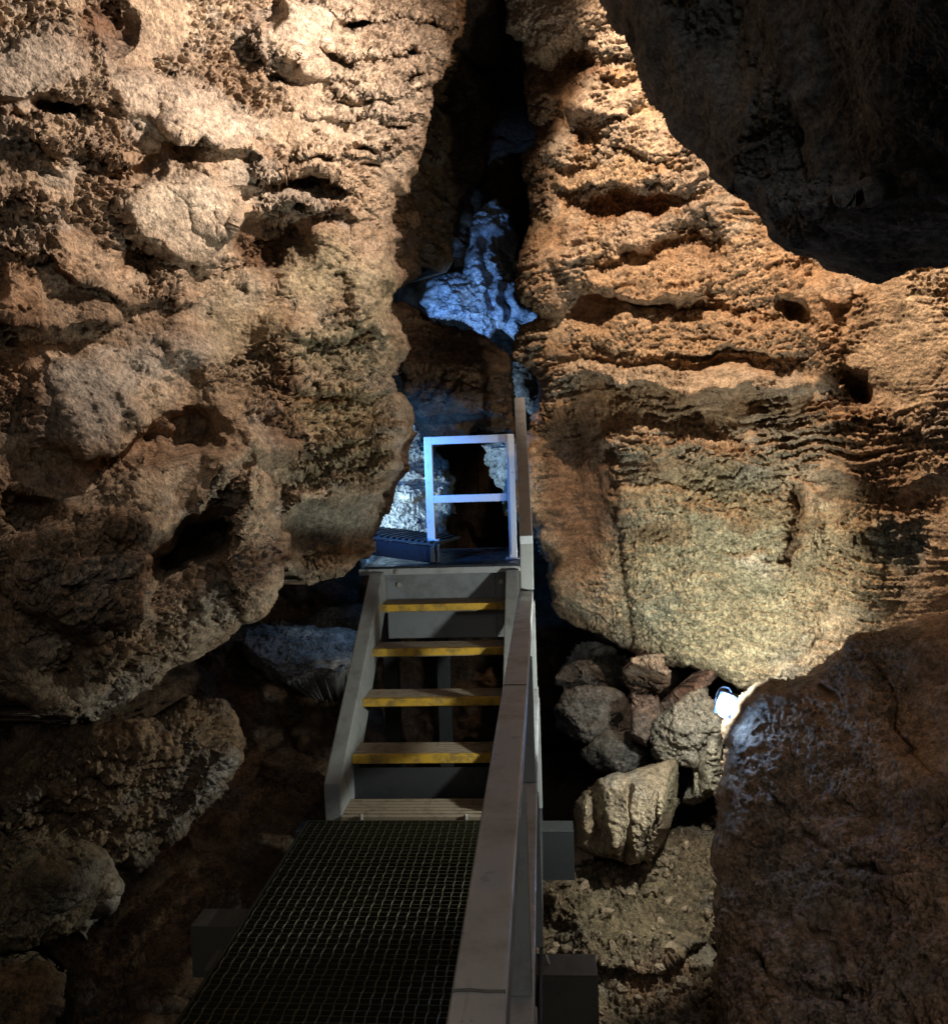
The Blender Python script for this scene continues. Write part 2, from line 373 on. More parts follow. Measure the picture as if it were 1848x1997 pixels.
# --- left wall: the big bulging flank over the walkway
lw = [
 # smooth pale bosses high up
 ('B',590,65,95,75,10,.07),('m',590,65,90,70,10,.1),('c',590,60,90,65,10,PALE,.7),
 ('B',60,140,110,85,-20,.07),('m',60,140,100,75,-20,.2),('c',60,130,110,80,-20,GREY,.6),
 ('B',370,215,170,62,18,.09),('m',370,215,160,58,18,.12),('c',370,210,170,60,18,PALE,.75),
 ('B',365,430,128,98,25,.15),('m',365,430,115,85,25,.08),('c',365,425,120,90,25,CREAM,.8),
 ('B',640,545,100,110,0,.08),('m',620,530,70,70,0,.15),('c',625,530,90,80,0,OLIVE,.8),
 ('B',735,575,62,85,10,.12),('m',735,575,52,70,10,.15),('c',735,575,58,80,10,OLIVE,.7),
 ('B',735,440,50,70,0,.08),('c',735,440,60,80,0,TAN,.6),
 ('B',480,330,110,50,12,.07),('m',480,330,100,45,12,.15),('m',60,330,80,90,0,.25),('B',60,330,90,100,0,.1),('m',700,560,120,150,0,.3),('m',130,560,150,70,0,.35),('m',250,690,160,100,0,.3),('m',640,600,150,70,0,.3),
 ('m',800,150,110,190,-10,1.),('m',450,110,90,90,0,.8),('m',130,270,140,60,0,.9),('m',620,350,120,70,0,1.),('m',60,450,60,90,0,.8),
 # holes and shelves, with the holes' shade painted in dark browns
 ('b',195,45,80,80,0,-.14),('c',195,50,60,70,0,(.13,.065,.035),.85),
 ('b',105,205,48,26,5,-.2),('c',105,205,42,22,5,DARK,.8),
 ('l',[(-40,180),(60,175),(150,190),(200,240)],60,.1),
 ('l',[(40,250),(120,285),(210,300),(300,305)],60,.14),
 ('l',[(300,250),(380,268),(440,290),(520,312)],50,.12),
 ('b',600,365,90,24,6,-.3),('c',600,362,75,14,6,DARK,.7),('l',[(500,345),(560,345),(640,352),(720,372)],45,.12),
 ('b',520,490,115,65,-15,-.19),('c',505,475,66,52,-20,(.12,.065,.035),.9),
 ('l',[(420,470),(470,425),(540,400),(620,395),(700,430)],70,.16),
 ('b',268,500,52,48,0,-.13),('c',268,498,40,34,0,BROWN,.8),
 ('b',35,555,55,80,0,.12),('c',35,550,55,75,0,RUST,.4),
 ('l',[(-30,600),(60,625),(140,635),(240,625)],60,.16),
 ('l',[(0,480),(100,500),(180,560),(260,590),(400,600)],70,.12),
 ('b',690,202,50,12,8,-.22),('b',740,200,40,10,12,-.15),('b',690,45,38,12,0,-.2),('b',790,105,42,12,0,-.2),('b',850,45,30,12,0,-.15),('b',720,290,60,11,-6,-.2),('b',800,150,40,9,-8,-.15),('b',625,318,18,12,0,-.2),('b',728,322,26,9,0,-.18),('b',820,180,24,9,0,-.15),('b',770,245,35,8,10,-.15),('b',660,110,45,18,25,-.13),('b',560,150,60,14,22,-.14),('b',530,25,30,25,0,-.12),
 ('l',[(470,60),(520,110),(600,125),(680,150)],40,.1),('l',[(600,225),(700,235),(800,225),(860,215)],40,.08),('l',[(560,300),(650,310),(760,300),(835,290)],40,.08),
 ('l',[(620,90),(740,110),(860,95)],36,.07),('l',[(640,30),(760,40),(900,30)],36,.07),('l',[(640,170),(740,180),(850,165)],36,.07),
 # middle: pale slab and the brow below it
 ('B',155,790,118,110,-12,.12),('m',155,790,105,95,-12,.25),('c',160,785,112,98,-12,GREY,.75),
 ('c',330,690,120,60,-10,GREY,.45),('b',290,770,80,60,60,.08),
 ('l',[(150,905),(210,885),(265,845),(300,830)],80,.2),
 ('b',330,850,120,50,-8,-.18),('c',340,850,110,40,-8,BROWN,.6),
 ('B',335,950,150,85,-25,.3),('b',470,930,90,190,12,.22),
 ('b',380,1060,100,48,-38,-.6),('c',380,1062,80,34,-38,DARK,.85),  # the hollow's shade is painted in with the dark colour
 ('b',455,960,36,90,20,-.22),
 ('B',175,1105,150,125,15,.36),('m',175,1110,150,120,15,.9),
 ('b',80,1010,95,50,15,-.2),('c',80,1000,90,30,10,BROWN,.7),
 ('B',495,1060,70,150,-8,.28),('m',500,1060,66,150,-8,.8),
 ('s',[(320,640),(400,700),(450,800),(540,900)],40,.1),
 ('b',310,1130,60,90,20,-.22),('b',420,1170,60,60,0,.1),('b',60,1230,90,80,0,.1),('b',230,1290,110,70,-30,.12),
 # the step to the right-hand panel and its layers
 ('s',[(548,585),(556,680),(562,800),(560,920)],42,.16),
 ('C',[(548,585),(556,680),(560,800),(560,920)],30,BROWN),
 ('c',670,680,120,70,0,OLIVE,.8),('c',670,800,110,60,0,(.40,.31,.17),.8),('c',660,900,110,50,-12,(.36,.29,.17),.8),('m',670,800,110,190,0,.8),
 ('l',[(560,640),(640,655),(720,640),(795,650)],40,.1),('l',[(562,745),(640,755),(700,762),(780,748)],45,.12),('c',640,780,60,14,0,RUST,.7),('c',700,660,40,12,0,RUST,.5),
 ('l',[(565,850),(640,872),(720,850),(800,830)],40,.1),('l',[(560,905),(640,905),(720,880),(795,862)],36,.08),
 ('l',[(562,990),(620,975),(665,945),(740,918),(790,905)],60,.24),
 ('c',650,1015,95,50,-12,(.24,.225,.18),.9),('m',650,1015,90,50,-12,.15),
 ('l',[(560,1062),(650,1058),(735,1040)],30,-.05),('c',650,1085,100,22,-4,RUST,.5),('b',650,1085,110,24,-4,.1),
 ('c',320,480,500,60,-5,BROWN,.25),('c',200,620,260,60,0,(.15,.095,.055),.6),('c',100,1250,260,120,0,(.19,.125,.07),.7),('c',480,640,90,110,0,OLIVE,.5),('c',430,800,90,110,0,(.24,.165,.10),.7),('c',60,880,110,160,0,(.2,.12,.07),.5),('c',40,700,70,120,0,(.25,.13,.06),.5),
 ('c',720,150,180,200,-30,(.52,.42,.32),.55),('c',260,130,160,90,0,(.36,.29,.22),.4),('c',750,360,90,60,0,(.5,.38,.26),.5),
]
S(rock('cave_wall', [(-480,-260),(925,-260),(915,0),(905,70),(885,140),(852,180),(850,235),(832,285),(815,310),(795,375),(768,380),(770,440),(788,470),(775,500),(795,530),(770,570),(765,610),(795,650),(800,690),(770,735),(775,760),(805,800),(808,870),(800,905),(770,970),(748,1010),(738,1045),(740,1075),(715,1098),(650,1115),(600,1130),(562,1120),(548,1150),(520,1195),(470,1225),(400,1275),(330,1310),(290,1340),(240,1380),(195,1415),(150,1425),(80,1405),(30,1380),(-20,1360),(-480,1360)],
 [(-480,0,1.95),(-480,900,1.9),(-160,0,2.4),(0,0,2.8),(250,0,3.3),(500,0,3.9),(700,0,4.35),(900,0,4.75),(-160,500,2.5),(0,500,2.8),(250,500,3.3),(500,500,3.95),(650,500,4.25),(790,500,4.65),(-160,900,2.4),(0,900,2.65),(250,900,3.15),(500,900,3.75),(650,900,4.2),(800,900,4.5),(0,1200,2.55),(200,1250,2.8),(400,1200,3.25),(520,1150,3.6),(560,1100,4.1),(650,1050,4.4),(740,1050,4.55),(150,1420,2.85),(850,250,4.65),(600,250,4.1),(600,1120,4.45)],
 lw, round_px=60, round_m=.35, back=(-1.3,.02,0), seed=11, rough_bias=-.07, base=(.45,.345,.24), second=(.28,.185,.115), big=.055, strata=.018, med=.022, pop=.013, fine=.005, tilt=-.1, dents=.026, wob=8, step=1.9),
 'tall pitted tan cave wall bulging over the left side of the stairs')
# --- right wall
rw = [
 ('B',1070,25,110,52,-4,0.147),('m',1070,25,110,52,-4,.9),('c',1080,20,110,60,0,PALE,.8),('b',1180,110,40,60,30,0.078),('c',1180,60,50,90,20,PALE,.6),
 ('b',1105,135,95,60,0,-0.196),('c',1100,145,85,50,0,(.2,.11,.06),.8),  # brown patch paints the shade under the top block
 ('c',1055,270,42,170,0,(.22,.14,.085),.8),('b',1075,230,26,60,8,-0.088),('s',[(1058,120),(1052,250),(1062,330)],16,0.056),('b',1120,330,36,110,0,-0.059),  # column's shade put into a darker colour
 ('B',1180,180,75,52,-18,0.098),('c',1185,195,70,50,-18,PALE,.7),('b',1150,132,60,14,-10,-0.068),('b',1210,150,60,10,8,-0.059),
 ('b',1098,285,36,38,0,0.059),('c',1095,290,32,34,0,PALE,.7),('b',1150,255,50,34,0,-0.078),
 ('B',1240,255,110,40,18,0.059),('c',1240,255,110,45,18,PALE,.5),
 ('l',[(1080,302),(1160,302),(1240,292),(1340,320)],30,0.078),('b',1180,296,95,9,2,-0.098),
 ('B',1200,338,130,24,-4,0.059),('l',[(1080,356),(1180,360),(1280,350),(1390,345)],26,0.090),
 ('b',1260,392,150,28,-6,-0.108),('c',1250,395,140,30,-6,(.26,.13,.06),.8),('b',1300,365,60,10,-12,0.059),  # shadow below the ledge painted as a brown zone
 ('B',1125,490,56,62,12,0.098),('c',1120,495,55,55,10,PALE,.5),
 ('B',1250,450,82,46,-10,0.088),('c',1255,448,80,40,-10,PALE,.55),('b',1345,380,60,36,20,0.049),('c',1345,385,60,36,20,PALE,.5),
 ('b',1365,470,60,42,10,-0.108),('c',1365,470,50,36,10,BROWN,.7),('b',1185,520,34,30,-30,-0.068),('s',[(1375,400),(1398,450),(1392,560),(1400,600)],8,-0.067),
 ('l',[(1110,512),(1180,505),(1240,480),(1300,478)],30,0.056),
 ('B',1255,555,150,38,-3,0.078),('l',[(1110,572),(1200,585),(1300,575),(1400,590)],30,0.084),
 ('B',1055,545,70,78,15,0.098),('c',1055,540,66,70,15,(.42,.3,.2),.6),
 ('b',1165,610,66,52,0,-0.206),('c',1165,612,54,42,0,(.16,.085,.045),.85),('b',1160,615,40,34,0,0.068),('m',1160,612,50,40,0,.05),  # niche shade painted in dark brown
 ('b',1320,600,170,18,3,-0.078),('c',1320,600,160,20,3,(.3,.16,.075),.7),
 ('b',1545,612,46,17,42,-0.196),('c',1545,612,34,12,42,DARK,.9),  # dark colour paints the shadow in the slit
 ('s',[(1500,560),(1580,600),(1625,690),(1650,760)],34,0.112),('B',1615,560,58,40,0,0.068),('m',1600,620,70,80,40,.15),
 ('b',1672,752,52,28,58,-0.196),('c',1668,745,40,18,58,(.1,.055,.03),.9),  # slot's shadow painted nearly black
 ('B',1760,640,120,120,0,0.049),('m',1760,690,110,120,0,.2),('c',1760,680,110,130,0,(.47,.37,.25),.7),
 ('B',1350,660,250,40,1,0.073),('c',1360,665,260,40,1,(.45,.33,.21),.6),
 ('l',[(1075,690),(1180,700),(1290,695),(1400,700),(1560,690)],30,0.067),('b',1400,692,160,8,0,-0.078),
 ('B',1330,740,260,24,3,0.098),('c',1340,738,250,20,3,CREAM,.6),('l',[(1080,735),(1200,742),(1330,762),(1450,758),(1590,762)],26,0.112),
 ('c',1130,800,110,50,0,(.36,.19,.08),.7),('c',1360,790,230,40,0,(.33,.2,.1),.6),
 ('b',1110,880,90,80,0,-0.059),('c',1110,870,80,60,0,(.2,.14,.085),.7),
 ('b',1390,885,60,40,0,0.098),('B',1290,865,110,34,-4,0.049),('l',[(1180,885),(1270,900),(1330,905),(1390,918),(1450,905),(1530,905)],50,0.101),('c',1270,885,90,16,0,GREEN,.6),('c',1500,890,60,14,0,GREEN,.6),  # green tints paint lamp light on the undersides
 ('l',[(1560,905),(1640,925),(1730,945),(1790,935),(1860,925)],80,.045),('b',1740,975,170,28,4,-.03),('c',1740,975,160,24,4,(.25,.13,.06),.7),
 ('l',[(1560,820),(1700,812),(1848,850)],40,0.056),('c',1720,880,150,50,4,(.42,.31,.2),.5),
 ('c',1125,960,80,200,0,(.15,.09,.055),.85),('b',1125,960,85,210,0,-0.220),('l',[(1050,775),(1130,770),(1220,765),(1400,775)],50,0.090),('m',1130,1000,80,140,0,.1),  # tall brown patch paints shade into the recess
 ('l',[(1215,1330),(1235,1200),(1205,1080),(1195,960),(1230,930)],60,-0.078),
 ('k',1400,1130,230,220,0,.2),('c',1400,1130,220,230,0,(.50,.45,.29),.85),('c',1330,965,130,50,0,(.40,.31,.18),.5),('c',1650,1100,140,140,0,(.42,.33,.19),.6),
 ('B',1290,985,110,50,10,0.049),('m',1290,985,100,45,10,.3),('s',[(1548,940),(1552,1010),(1546,1110)],12,-0.112),('C',[(1548,940),(1552,1010),(1546,1110)],18,BROWN),
 ('s',[(1578,930),(1585,1000),(1580,1110)],24,0.045),('b',1480,1110,70,40,5,0.059),('c',1480,1108,55,22,5,CREAM,.6),('b',1390,1020,70,60,0,0.035),  # cream patch paints an underside lit from below
 ('b',1750,1060,85,52,35,-.08),('c',1750,1060,75,44,35,(.3,.31,.26),.85),('b',1670,1030,60,26,-10,0.049),
 ('b',1330,1180,90,90,0,0.059),('b',1500,1230,100,80,0,0.059),('m',1400,1150,240,200,0,.8),('m',1300,500,220,110,0,.6),('m',1400,660,280,60,0,.7),('c',1270,1180,60,60,0,(.42,.43,.33),.5),('c',1500,1000,120,40,10,(.36,.22,.1),.5),('m',1190,330,110,110,0,1.),('b',1240,1190,60,36,20,0.039),
 ('s',[(1330,880),(1340,980),(1330,1080)],10,-0.028),('c',1290,1040,70,20,0,RUST,.45),('c',1400,1005,90,20,10,RUST,.35),
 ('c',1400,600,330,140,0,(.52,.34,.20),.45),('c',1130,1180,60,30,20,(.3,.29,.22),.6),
]
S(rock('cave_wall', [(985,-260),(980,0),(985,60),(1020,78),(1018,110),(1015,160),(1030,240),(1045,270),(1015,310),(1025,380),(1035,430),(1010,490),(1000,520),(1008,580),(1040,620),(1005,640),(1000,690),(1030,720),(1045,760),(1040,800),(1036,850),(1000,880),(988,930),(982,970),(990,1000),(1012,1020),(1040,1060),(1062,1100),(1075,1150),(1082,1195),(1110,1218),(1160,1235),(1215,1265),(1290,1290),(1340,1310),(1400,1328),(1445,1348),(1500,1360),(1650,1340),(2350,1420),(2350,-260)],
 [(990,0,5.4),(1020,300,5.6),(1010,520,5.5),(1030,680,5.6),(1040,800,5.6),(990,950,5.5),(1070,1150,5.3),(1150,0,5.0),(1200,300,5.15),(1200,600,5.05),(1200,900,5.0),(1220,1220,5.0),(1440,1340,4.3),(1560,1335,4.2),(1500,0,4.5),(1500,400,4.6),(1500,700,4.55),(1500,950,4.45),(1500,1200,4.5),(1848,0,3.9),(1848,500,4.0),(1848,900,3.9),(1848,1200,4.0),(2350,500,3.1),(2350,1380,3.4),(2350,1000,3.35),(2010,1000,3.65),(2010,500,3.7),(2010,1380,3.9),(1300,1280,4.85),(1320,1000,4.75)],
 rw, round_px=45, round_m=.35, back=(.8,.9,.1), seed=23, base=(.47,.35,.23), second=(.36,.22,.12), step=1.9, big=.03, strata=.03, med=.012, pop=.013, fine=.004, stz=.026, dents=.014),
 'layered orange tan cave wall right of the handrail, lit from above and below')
# --- dark overhang
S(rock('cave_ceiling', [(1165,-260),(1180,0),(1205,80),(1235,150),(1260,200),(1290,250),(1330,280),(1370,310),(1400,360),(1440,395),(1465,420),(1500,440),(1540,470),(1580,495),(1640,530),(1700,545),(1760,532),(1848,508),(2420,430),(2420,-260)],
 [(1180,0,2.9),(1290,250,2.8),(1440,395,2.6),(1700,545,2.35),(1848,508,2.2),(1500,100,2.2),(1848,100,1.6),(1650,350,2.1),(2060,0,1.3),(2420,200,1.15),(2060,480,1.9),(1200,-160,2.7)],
 [('b',1600,420,300,70,8,.1),('l',[(1330,330),(1500,390),(1700,400),(1848,380)],60,.12),('c',1700,400,260,70,5,(.32,.33,.34),.7)],  # lighter grey patch paints faint light on the lower edge
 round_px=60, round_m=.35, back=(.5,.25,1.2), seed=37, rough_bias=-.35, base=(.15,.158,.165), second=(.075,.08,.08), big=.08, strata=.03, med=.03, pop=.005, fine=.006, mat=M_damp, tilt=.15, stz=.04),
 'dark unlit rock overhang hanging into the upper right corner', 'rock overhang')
# --- big brown slope in the lower right
tag(rock('boulder', [(1440,1352),(1500,1325),(1560,1312),(1610,1300),(1650,1240),(1700,1228),(1780,1215),(2420,1090),(2420,2300),(1380,2300),(1392,1990),(1378,1900),(1385,1750),(1395,1640),(1400,1560),(1408,1500),(1405,1430),(1412,1385)],
 [(1440,1352,3.45),(1610,1300,3.4),(1848,1200,3.2),(2060,1150,3.0),(1400,1550,3.25),(1390,1900,2.8),(1390,2150,2.5),(1600,1600,2.95),(1848,1600,2.65),(1600,1900,2.5),(1848,1950,2.1),(2060,2000,1.8)],
 [('s',[(1640,1330),(1720,1450),(1848,1560)],60,.06),('b',1610,1355,16,26,0,-.1),('c',1610,1355,12,20,0,(.04,.03,.025),.9),('b',1750,1700,120,60,30,.06),('c',1700,1450,190,110,20,(.46,.30,.18),.6),('c',1560,1720,170,90,0,(.27,.24,.2),.5),('c',1780,1900,140,60,0,(.16,.15,.11),.5),('b',1480,1560,60,140,20,.06),('s',[(1500,1420),(1600,1560),(1760,1640)],26,-.04),('s',[(1430,1850),(1560,1930),(1700,1950)],8,-.05),('s',[(1460,1480),(1540,1590),(1640,1680),(1790,1720)],6,-.05),('s',[(1700,1260),(1740,1400),(1830,1520)],7,-.05),('s',[(1560,1780),(1640,1860),(1640,1990)],6,-.04)],
 round_px=50, round_m=.3, back=(.7,.6,-1.0), seed=41, base=(.42,.295,.20), second=(.25,.175,.125), big=.05, strata=.004, med=.014, pop=.004, fine=.007, mat=M_damp, dents=.008),
 'huge dark brown boulder slope filling the lower right corner below the lamp', 'boulder')
# --- ground
GROUND = S(rock('cave_floor', [(1045,1655),(1120,1690),(1200,1640),(1390,1600),(1440,1700),(1450,2250),(990,2250),(1010,1700)],
 [(1060,1660,4.6),(1390,1620,4.5),(1060,1997,3.3),(1390,1997,3.15),(1200,1800,3.9),(1200,2250,2.7)],
 [('b',1120,1760,80,60,20,.1),('l',[(1060,1850),(1180,1880),(1250,1900),(1380,1830)],60,.1),('c',1230,1780,140,90,0,(.20,.155,.09),.7),('c',1280,1920,90,60,0,(.24,.13,.07),.6),('b',1090,1860,60,60,0,-.2),('m',1280,1930,120,70,0,1.)],
 round_px=30, round_m=.2, back=(0,.4,-1), seed=43, base=(.19,.14,.085), second=(.12,.08,.05), big=.06, strata=.02, med=.04, pop=.02, fine=.008), 'rubbly brown ground below the right side of the walkway', 'ground')
S(rock('cave_floor', [(-160,1300),(720,1180),(760,1560),(660,1660),(500,1900),(380,2300),(-160,2300)],
 [(600,1250,6.2),(650,1500,5.0),(300,1500,4.4),(0,1400,3.7),(0,1997,3.0),(350,1997,3.3),(550,1750,4.2),(0,2300,2.6)],
 [('b',560,1500,80,50,0,.15),('b',300,1900,120,70,0,.15),('b',600,1430,40,30,0,.12)],
 round_px=30, round_m=.3, back=(-.3,.6,-.8), seed=47, base=(.17,.11,.065), second=(.09,.06,.035), big=.12, strata=.03, med=.06, pop=.012, fine=.006, step=3.2), 'dark brown rock floor falling away left of the walkway', 'ground')
# --- loose rocks
T = lambda o, label, cat='boulder', group=None: tag(o, label, cat, group)
T(rock('boulder', [(1112,1600),(1118,1560),(1165,1515),(1215,1505),(1270,1488),(1330,1482),(1358,1490),(1360,1530),(1345,1580),(1315,1640),(1300,1690),(1245,1720),(1200,1745),(1165,1722),(1122,1700)],
 [(1115,1600,4.25),(1180,1520,4.2),(1340,1490,4.15),(1230,1600,3.95),(1290,1680,4.1),(1200,1740,4.15),(1340,1560,4.2)],
 [('s',[(1150,1530),(1165,1620),(1150,1710)],12,-0.119),('s',[(1215,1510),(1200,1610),(1190,1720)],14,0.085),('s',[(1235,1515),(1225,1600),(1215,1700)],8,-0.085),('s',[(1265,1500),(1262,1590),(1240,1690)],12,0.085),('s',[(1280,1510),(1275,1600),(1250,1690)],7,-0.068),('l',[(1300,1690),(1318,1610),(1310,1540),(1305,1490)],40,0.170),('c',1335,1540,40,60,10,(.42,.38,.24),.7),('s',[(1180,1580),(1175,1680),(1165,1715)],6,-0.068)],
 step=1.8, round_px=30, round_m=.3, back=(.1,.42,-.2), seed=51, cuts=14, cut_r=(.42,.72), shrink=.35, base=(.40,.32,.22), second=(.28,.2,.13), big=.03, strata=.02, med=.02, pop=.004, fine=.008, wob=4, warp=6), 'pale ridged boulder leaning beside the handrail posts, below the lamp')
T(rock('rock_pillar', [(1255,1445),(1280,1400),(1330,1365),(1392,1312),(1412,1335),(1408,1400),(1405,1450),(1412,1530),(1388,1600),(1375,1690),(1352,1660),(1338,1600),(1345,1500),(1290,1500),(1255,1480)],
 [(1260,1460,4.5),(1390,1330,4.4),(1400,1450,4.25),(1390,1600,4.25),(1320,1430,4.4),(1370,1680,4.3)],
 [('s',[(1385,1420),(1360,1480),(1365,1600)],7,-.08),('b',1330,1430,40,40,0,.08),('b',1385,1500,20,60,0,.06),('c',1380,1520,40,60,0,(.36,.32,.22),.6)],
 step=1.8, round_px=22, round_m=.2, back=(.1,.35,0), seed=53, cuts=10, cut_r=(.4,.75), shrink=.35, base=(.33,.29,.23), second=(.22,.19,.15), big=.03, strata=.02, med=.03, pop=.006, fine=.006, wob=4, warp=6, facet=.02), 'upright grey rock pillar propped under the wall just left of the lamp', 'rock pillar')
T(rock('rock_slab', [(1228,1350),(1285,1358),(1290,1400),(1385,1306),(1398,1318),(1300,1415),(1262,1450),(1255,1490),(1226,1485)],
 [(1240,1400,4.6),(1390,1312,4.5),(1240,1480,4.6)], [], step=1.8, round_px=12, round_m=.1, back=(.05,.25,0), seed=57, cuts=6, shrink=.35, base=(.25,.16,.12), second=(.2,.12,.09), big=.02, strata=.006, med=.01, pop=.002, wob=2, warp=3), 'reddish brown slab forking upward behind the grey pillar', 'rock slab')
T(rock('rock_block', [(1213,1302),(1235,1274),(1280,1276),(1310,1296),(1305,1338),(1285,1358),(1230,1352),(1213,1330)],
 [(1213,1310,4.62),(1300,1330,4.55),(1260,1310,4.48)], [('l',[(1285,1360),(1298,1310),(1290,1270)],20,.06)], step=1.6, round_px=14, round_m=.12, back=(.05,.2,0), seed=59, cuts=9, shrink=.35, base=(.33,.22,.15), second=(.26,.17,.11), big=.02, strata=.006, med=.01, pop=.002, wob=3, warp=4), 'small squarish brown rock block wedged under the right wall', 'rock')
for i, (ol, dd, sd, lab) in enumerate([
 ([(1095,1275),(1125,1248),(1200,1255),(1240,1290),(1238,1370),(1180,1400),(1120,1395),(1088,1330)], 5.3, 61, 'topmost of three dim grey boulders heaped behind the handrail'),
 ([(1070,1400),(1100,1345),(1190,1340),(1262,1370),(1262,1465),(1190,1490),(1120,1480),(1078,1440)], 5.1, 62, 'middle dim grey boulder of the heap behind the handrail'),
 ([(1140,1470),(1180,1425),(1265,1430),(1262,1500),(1220,1530),(1165,1515)], 4.85, 63, 'lowest and smallest dim grey boulder of the heap, above the pale boulder')]):
    xs = [p[0] for p in ol]; ys = [p[1] for p in ol]; mx, my = sum(xs)/len(xs), sum(ys)/len(ys)
    T(rock('boulder', ol, [(min(xs),my,dd),(max(xs),my,dd),(mx,min(ys),dd),(mx,max(ys),dd),(mx,my,dd-.1)], [('l',[(min(xs),my),(mx,my-10),(max(xs),my+5)],30,.06)], step=2.2, round_px=35, round_m=.35, back=(.1,.4,-.15), seed=sd, cuts=16, cut_r=(.4,.7), shrink=.35, base=(.17,.16,.145), second=(.12,.10,.085), big=.05, strata=.006, med=.03, pop=.003), lab, group='boulders heaped behind the handrail')
T(rock('boulder', [(395,1290),(470,1228),(560,1213),(640,1220),(712,1235),(715,1300),(700,1370),(640,1385),(560,1365),(470,1345)],
 [(400,1290,5.3),(560,1220,5.9),(700,1240,5.9),(690,1360,5.2),(560,1330,5.2)], [('l',[(470,1290),(560,1285),(690,1310)],40,.08)], round_px=25, round_m=.25, back=(0,.5,-.4), seed=67, cuts=8, shrink=.35, base=(.42,.43,.43), second=(.30,.30,.29), big=.07, strata=0, med=.03, pop=.006), 'flat topped grey boulder in bluish light left of the stairs')
T(rock('rock_ledge', [(-60,1360),(20,1370),(70,1400),(120,1425),(200,1412),(280,1400),(360,1368),(440,1364),(470,1400),(478,1450),(462,1500),(440,1545),(400,1590),(360,1630),(310,1660),(265,1700),(225,1702),(120,1650),(-60,1640)],
 [(-60,1540,2.75),(200,1500,3.0),(400,1450,3.35),(470,1420,3.6),(300,1650,3.3),(200,1690,3.1),(440,1370,3.6)],
 [('b',200,1460,140,50,-12,.12),('b',190,1520,40,22,0,-.2),('b',380,1440,60,60,0,.1),('s',[(455,1450),(400,1560),(330,1640)],22,.07),('C',[(455,1450),(400,1560),(330,1640)],14,GREY),('b',100,1590,100,40,0,-.15),('m',220,1520,260,150,0,1.)],
 round_px=40, round_m=.4, back=(-.4,.5,-.2), seed=71, cuts=6, shrink=.35, base=(.24,.165,.10), second=(.15,.1,.055), big=.06, strata=.03, med=.06, pop=.018, fine=.006), 'knobbly brown rock ledge jutting out left of the stairs, largest of three', 'rock ledge', 'rock ledges below the left wall')
T(rock('rock_ledge', [(-80,1590),(40,1610),(110,1622),(170,1652),(215,1700),(240,1732),(215,1772),(175,1812),(160,1832),(80,1832),(0,1864),(-80,1880)],
 [(-80,1700,2.3),(100,1700,2.55),(230,1740,2.8),(100,1830,2.6),(0,1860,2.4)], [('b',100,1720,80,50,10,.1),('s',[(200,1690),(230,1735),(170,1815)],14,.05),('C',[(200,1690),(230,1735),(170,1815)],10,GREY)],
 round_px=35, round_m=.3, back=(-.4,.5,-.2), seed=73, cuts=6, shrink=.35, base=(.22,.175,.11), second=(.13,.1,.06), big=.06, strata=.02, med=.05, pop=.016), 'mossy brown rock ledge just below the largest one at the left', 'rock ledge', 'rock ledges below the left wall')
T(rock('rock_ledge', [(-80,1895),(60,1882),(120,1902),(120,1960),(95,2080),(-80,2140)],
 [(-80,1990,2.1),(100,1920,2.35),(60,2060,2.15)], [], round_px=35, round_m=.3, back=(-.4,.5,-.2), seed=79, cuts=5, shrink=.35, base=(.2,.15,.09), second=(.13,.09,.05), big=.06, strata=.02, med=.05, pop=.016), 'lowest rock ledge cut by the bottom left corner', 'rock ledge', 'rock ledges below the left wall')
# --- the far end behind the landing
S(rock('cave_wall', [(480,-260),(1350,-260),(1350,1450),(480,1450)], [(480,0,8),(1350,0,8),(480,1400,7.6),(1350,1400,7.6),(920,600,8.8),(920,1100,8.6)], [('l',[(600,700),(900,720),(1200,700)],60,.3)],
 step=5, round_px=30, round_m=.1, back=(0,.6,0), seed=83, base=(.17,.105,.06), second=(.09,.055,.03), big=.25, strata=.08, med=.1, pop=.0, fine=.01), 'dark brown far wall closing the passage behind the landing')
S(rock('cave_wall', [(740,-160),(965,-160),(955,100),(948,300),(928,400),(908,470),(880,510),(830,535),(760,560)], [(760,0,5.9),(950,0,7.6),(760,500,5.9),(920,450,7.4),(850,250,6.6)],
 [('l',[(780,300),(850,310),(940,290)],60,.12),('l',[(780,420),(850,430),(920,400)],60,.12),('b',880,250,60,60,0,.1)], step=2.6, round_px=25, round_m=.3, back=(-.6,.6,0), seed=87, base=(.21,.125,.065), second=(.11,.07,.04), big=.1, strata=.05, med=.05, pop=.01), 'dim brown fissure wall rising behind the left wall edge')
T(rock('flowstone', [(818,585),(840,548),(875,530),(905,537),(910,480),(905,440),(930,415),(955,398),(975,380),(988,415),(985,500),(1000,540),(1060,560),(1060,810),(1012,800),(1000,720),(1000,660),(975,640),(960,660),(935,672),(920,642),(880,627),(840,612)],
 [(820,585,7.2),(900,570,7.3),(940,450,7.7),(975,385,7.8),(960,620,7.2),(1040,600,7.4)],
 [('s',[(940,430),(925,500),(945,560),(935,650)],12,.09),('s',[(965,420),(960,500),(975,560),(970,640)],10,.09),('s',[(950,450),(945,520),(955,600)],6,-.08),('s',[(985,540),(990,600),(985,650)],6,-.09),('s',[(870,545),(890,580),(920,620)],14,.06),('l',[(905,520),(950,510),(985,500)],20,.06),('s',[(1005,560),(1010,620)],10,.08)],
 step=1.8, round_px=18, round_m=.2, back=(.1,.5,.2), seed=89, shrink=.35, base=(.62,.64,.66), second=(.5,.52,.55), big=.06, strata=.0, med=.05, pop=.003, wob=6, warp=9), 'pale flowstone drapery glowing blue high above the landing', 'flowstone')
